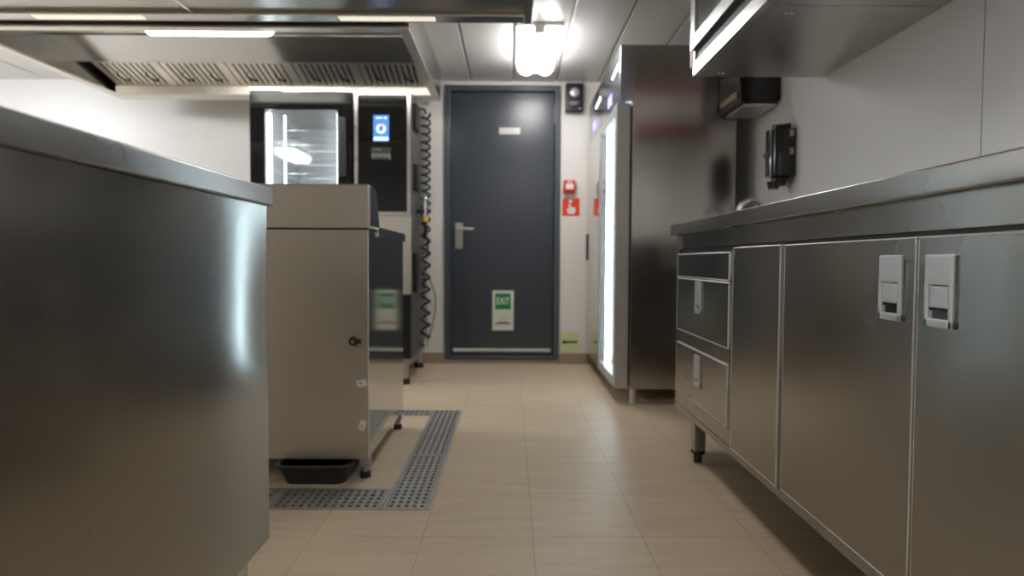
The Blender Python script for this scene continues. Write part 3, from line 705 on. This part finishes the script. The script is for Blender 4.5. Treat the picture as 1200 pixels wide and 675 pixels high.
for (z0, z1, hz_) in ((0.483, 0.689, 0.682), (0.236, 0.432, 0.417)):
    dd = front('drawer', 1.816, 2.380, z0, z1)
    b = MB(); b.mats = ['alu', 'chrome', 'black']; latch(b, 2.105, hz_ if z0 > 0.4 else hz_, FX-0.001)
    b.build('latch_handle', None, dd)
for (xx, yy) in ((FX+0.032, 2.19), (RX-0.07, 2.19), (FX+0.032, 0.72), (RX-0.07, 0.72)):
    lg = MB().box(xx-0.021, xx+0.021, yy-0.021, yy+0.021, 0.045, 0.166, 0.003).build('leg', 'satin_steel', t)
    MB().cone((xx, yy, 0.0), (xx, yy, 0.04), 0.015, 0.017, 18).cone((xx, yy, 0.036), (xx, yy, 0.048), 0.026, 0.026, 18).build('foot', 'black_rubber', lg, True)
tag(MB().box(0.666, RX-0.001, CY0-0.02, 2.468, 0.862, 0.905, 0.004, 3).build('worktop', 'steel_edge', None, True),
    'long stainless worktop along the right wall above the drawers', 'worktop')

# ------------------------------------------------------------------ wall cabinets over the right worktop
KX0 = 0.737; KZ0 = 1.507
def wall_cabinet(y0, y1, label):
    t = thing('wall_cabinet', (1.0, (y0+y1)/2, KZ0), label, 'cabinet', 'stainless wall cabinets')
    b = MB().box(KX0+0.018, RX-0.001, y0, y1, KZ0, CZ-0.003, 0.002, 1)
    b.build('carcass', 'steel', t)
    b = MB().box(KX0, KX0+0.019, y0, y1, KZ0, KZ0+0.052, 0.002, 1).box(KX0, KX0+0.019, y1-0.018, y1, KZ0+0.052, CZ-0.003).box(KX0, KX0+0.019, y0, y0+0.018, KZ0+0.052, CZ-0.003)
    b.build('face_frame', 'bright_metal', t)
    MB().box(KX0+0.009, KX0+0.0185, y0+0.018, y1-0.018, KZ0+0.052, CZ-0.003).build('door_gap_shade', 'steel_dark', t)
    b = MB(); b.mats = ['bright_metal', 'cabinet_glass']
    b.use('bright_metal').frame('x', KX0-0.013, KX0+0.009, y0+0.004, y1-0.004, KZ0+0.10, CZ-0.01, 0.05)
    b.use('cabinet_glass').box(KX0-0.004, KX0+0.006, y0+0.05, y1-0.05, KZ0+0.148, CZ-0.058)
    b.build('sliding_door', None, t)
    for yy in (y0+0.05, y1-0.045):
        for xx in (0.83, 0.845, 1.14, 1.155): MB().ball((xx, yy, KZ0-0.001), 0.006, (1, 1, 0.6), 10).build('fixing_screw', 'chrome', t, True)
    return t
wall_cabinet(1.756, 2.423, 'stainless wall cabinet over the worktop, the farther one nearest the fridges')
wall_cabinet(1.085, 1.752, 'stainless wall cabinet over the worktop, the nearer one at the top edge')
t = thing('fire_blanket_box', (0.98, 2.44, 1.59), 'red fire blanket box on the far end of the wall cabinet', 'fire blanket')
MB().box(0.734, 1.24, 2.423, 2.455, 1.545, 1.86, 0.004).build('case', 'dull_red', t)
MB().box(0.745, 1.20, 2.455, 2.458, 1.625, 1.80).build('label_panel', 'white', t)

# ------------------------------------------------------------------ dispensers and basin on the right wall
t = thing('paper_towel_dispenser', (1.17, 2.93, 1.50), 'large black paper towel dispenser on the wall under the cabinet', 'dispenser')
b = MB().prism([(RX-0.001, 1.515), (1.10, 1.50), (1.077, 1.512), (1.072, 1.62), (1.078, 1.80), (1.10, 1.85), (RX-0.001, 1.86)], 'y', 2.80, 3.075)
bmesh.ops.bevel(b.bm, geom=list(b.bm.edges), offset=0.008, segments=3, affect='EDGES')
b.build('housing', 'black_gloss', t, True)
MB().box(1.105, RX-0.02, 2.815, 3.06, 1.494, 1.506, 0.003).build('outlet_plate', 'alu', t)
MB().box(1.068, 1.082, 2.83, 3.045, 1.535, 1.565, 0.003).build('paper_slot', 'skirting', t)
t = thing('soap_dispenser', (1.21, 2.695, 1.09), 'glossy black rounded soap dispenser on the white wall', 'dispenser')
b = MB(); prof = []
for k in range(13):
    a = math.pi*k/12; prof.append((1.245-0.085*math.sin(a)**0.7, 2.695-0.056*math.cos(a)))
prof = [(RX-0.001, 2.639)] + prof + [(RX-0.001, 2.751)]
b.prism(prof, 'z', 1.115, 1.375)
bmesh.ops.bevel(b.bm, geom=[e for e in b.bm.edges if abs(e.verts[0].co.z-e.verts[1].co.z) < 1e-5], offset=0.026, segments=5, affect='EDGES')
b.build('housing', 'black_gloss', t, True)
MB().cone((1.195, 2.695, 1.085), (1.195, 2.695, 1.12), 0.022, 0.03, 18).box(1.19, 1.24, 2.665, 2.725, 1.098, 1.118, 0.004).build('nozzle', 'black_gloss', t, True)
for zz in (1.315, 1.235): MB().box(1.240, 1.258, 2.6365, 2.6395, zz, zz+0.03, 0.001, 1).build('side_window', 'text_grey', t)
MB().box(1.157, 1.1625, 2.67, 2.72, 1.23, 1.25, 0.001, 1).build('badge', 'dark_grey', t)
t = thing('hand_basin', (1.08, 2.76, 0.72), 'small steel wall basin tucked between worktop end and fridge', 'sink')
b = MB()
b.box(0.90, RX-0.001, 2.56, 2.98, 0.72, 0.735, 0.003).box(0.90, 0.92, 2.56, 2.98, 0.735, 0.87, 0.003).box(1.14, RX-0.001, 2.56, 2.98, 0.735, 0.87, 0.003)
b.box(0.92, 1.14, 2.56, 2.58, 0.735, 0.87, 0.003).box(0.92, 1.14, 2.96, 2.98, 0.735, 0.87, 0.003)
b.build('bowl', 'steel', t)
MB().cone((1.03, 2.77, 0.0), (1.03, 2.77, 0.722), 0.02, n=16).cone((1.03, 2.77, 0.0), (1.03, 2.77, 0.012), 0.04, n=16).build('drain_pipe', 'chrome', t, True)
t = thing('tap', (1.19, 2.84, 0.87), 'chrome tap with a curved spout rising behind the worktop end', 'tap')
pts = [(1.20, 2.82, 0.87), (1.20, 2.82, 0.99)] + [(1.20-0.055*(1-math.cos(a)), 2.82, 0.99+0.062*math.sin(a)) for a in [math.pi*k/14 for k in range(1, 15)]] + [(1.09, 2.82, 0.965)]
MB().tube(pts, 0.013, 12).build('spout', 'chrome', t, True)
MB().cone((1.20, 2.82, 0.87), (1.20, 2.82, 0.90), 0.026, 0.022).build('base', 'chrome', t, True)
MB().cone((1.088, 2.82, 0.945), (1.088, 2.82, 0.985), 0.019, 0.017).build('aerator', 'chrome', t, True)

# ------------------------------------------------------------------ two upright fridges beyond the counter
BX, BB, DFX = 0.628, 1.168, 0.549
def fridge(y0, y1, glass_door, label):
    t = thing('upright_fridge', (0.9, (y0+y1)/2, 0), label, 'fridge')
    z0, z1 = 0.08, 1.874; w = 0.04; zc = 1.575
    b = MB()
    b.box(BX, BB, y0, y0+w, z0, z1, 0.003).box(BX, BB, y1-w, y1, z0, z1, 0.003)
    b.box(BX, BB, y0+w, y1-w, z0, z0+0.08).box(BX, BB, y0+w, y1-w, zc+0.02, z1).box(BB-w, BB, y0+w, y1-w, z0+0.08, zc+0.02)
    b.build('cabinet', 'steel_fridge', t)
    MB().box(BX+0.003, BB-w, y0+w, y0+w+0.004, z0+0.08, zc+0.02).box(BB-w-0.004, BB-w, y0+w+0.004, y1-w-0.004, z0+0.08, zc+0.02).box(BX+0.003, BB-w, y1-w-0.004, y1-w, z0+0.08, zc+0.02).build('liner', 'liner', t)
    # control head above the door
    cp = MB().box(DFX+0.012, BX, y0, y1-0.004, zc+0.012, z1, 0.004).build('control_panel', 'steel_panel', t)
    b = MB(); yc = (y0+y1)/2
    b.box(DFX+0.010, DFX+0.013, yc-0.06, yc+0.06, zc+0.06, zc+0.12)
    b.build('display', 'display_blue', cp)
    for k in range(4): MB().cone((DFX+0.0135, y0+0.06+k*0.055, z1-0.09-k*0.004), (DFX+0.009, y0+0.06+k*0.055, z1-0.09-k*0.004), 0.012).build('white_dot', 'dot_glow', cp)  # four small discs with a white glow
    d0, d1, dz0, dz1 = y0+0.003, y1-0.006, z0+0.005, zc
    MB().box(BX-0.012, BX, d0+0.01, d1-0.01, dz0+0.01, dz1-0.01).build('gasket', 'black_rubber', t)
    if glass_door:
        fr = 0.055
        dr = MB().frame('x', DFX, BX-0.012, d0, d1, dz0, dz1, fr).build('door', 'alu_grey', t)
        MB().box(DFX+0.006, DFX+0.012, d0+fr, d1-fr, dz0+fr, dz1-fr).build('door_pane', 'glass', dr)
        MB().box(DFX+0.034, BX+0.07, y1-w-0.03-0.028, y1-w-0.03-0.022, dz0+0.06, dz1-0.04).build('glow_strip', 'led', t)
        MB().box(DFX+0.034, BX+0.07, y1-w-0.03-0.022, y1-w-0.03-0.016, dz0+0.06, dz1-0.04).build('light_backing', 'liner', t)
        for k in range(5):
            MB().box(BX+0.05, BB-w-0.006, y0+w+0.005, y1-w-0.06, 0.35+k*0.25, 0.358+k*0.25).build('shelf', 'bright_metal', t)
    else:
        dr = MB().box(DFX+0.003, BX-0.012, d0, d1, dz0, dz1, 0.004).build('door', 'steel_polished', t)
        MB().box(DFX-0.006, DFX+0.006, y1-0.045, y1-0.02, 0.76, 0.95, 0.003).build('door_handle', 'dark_grey', dr)
    for (xx, yy) in ((BX+0.03, y0+0.045), (BX+0.03, y1-0.05), (BB-0.05, y0+0.045), (BB-0.05, y1-0.05)):
        MB().cone((xx, yy, 0.012), (xx, yy, z0), 0.021, n=18).cone((xx, yy, 0.0), (xx, yy, 0.012), 0.026, 0.024, 18).build('leg', 'satin_steel', t, True)
    return t
fridge(3.08, 3.70, True, 'nearer upright stainless fridge with a lit glass door')
fridge(3.706, 4.29, False, 'farther upright fridge with a shiny solid door beside the far wall')

# ------------------------------------------------------------------ camera, world, view
cam = bpy.data.cameras.new('camera'); co = bpy.data.objects.new('camera', cam); C.objects.link(co)
cam.sensor_width = 36; cam.lens = 36*690/1200; cam.clip_start = 0.02
pitch = math.atan(23/690); yaw = math.radians(0.12*-1); roll = math.radians(0.3); cam.shift_y = -8.5/1200
co.matrix_world = Matrix.Translation((0, 0, 0.752)) @ Matrix.Rotation(yaw, 4, 'Z') @ Matrix.Rotation(math.pi/2-pitch, 4, 'X') @ Matrix.Rotation(roll, 4, 'Z')
cam.dof.use_dof = True; cam.dof.focus_distance = 1.22; cam.dof.aperture_fstop = 2.6
S.camera = co
w = bpy.data.worlds.new('world'); S.world = w; w.use_nodes = True
w.node_tree.nodes['Background'].inputs['Color'].default_value = (0.02, 0.02, 0.02, 1)
S.cycles.sample_clamp_indirect = 6.0
vs = S.view_settings; vs.view_transform = 'Standard'; vs.look = 'None'; vs.gamma = 1; vs.exposure = 0.38; vs.use_curve_mapping = False
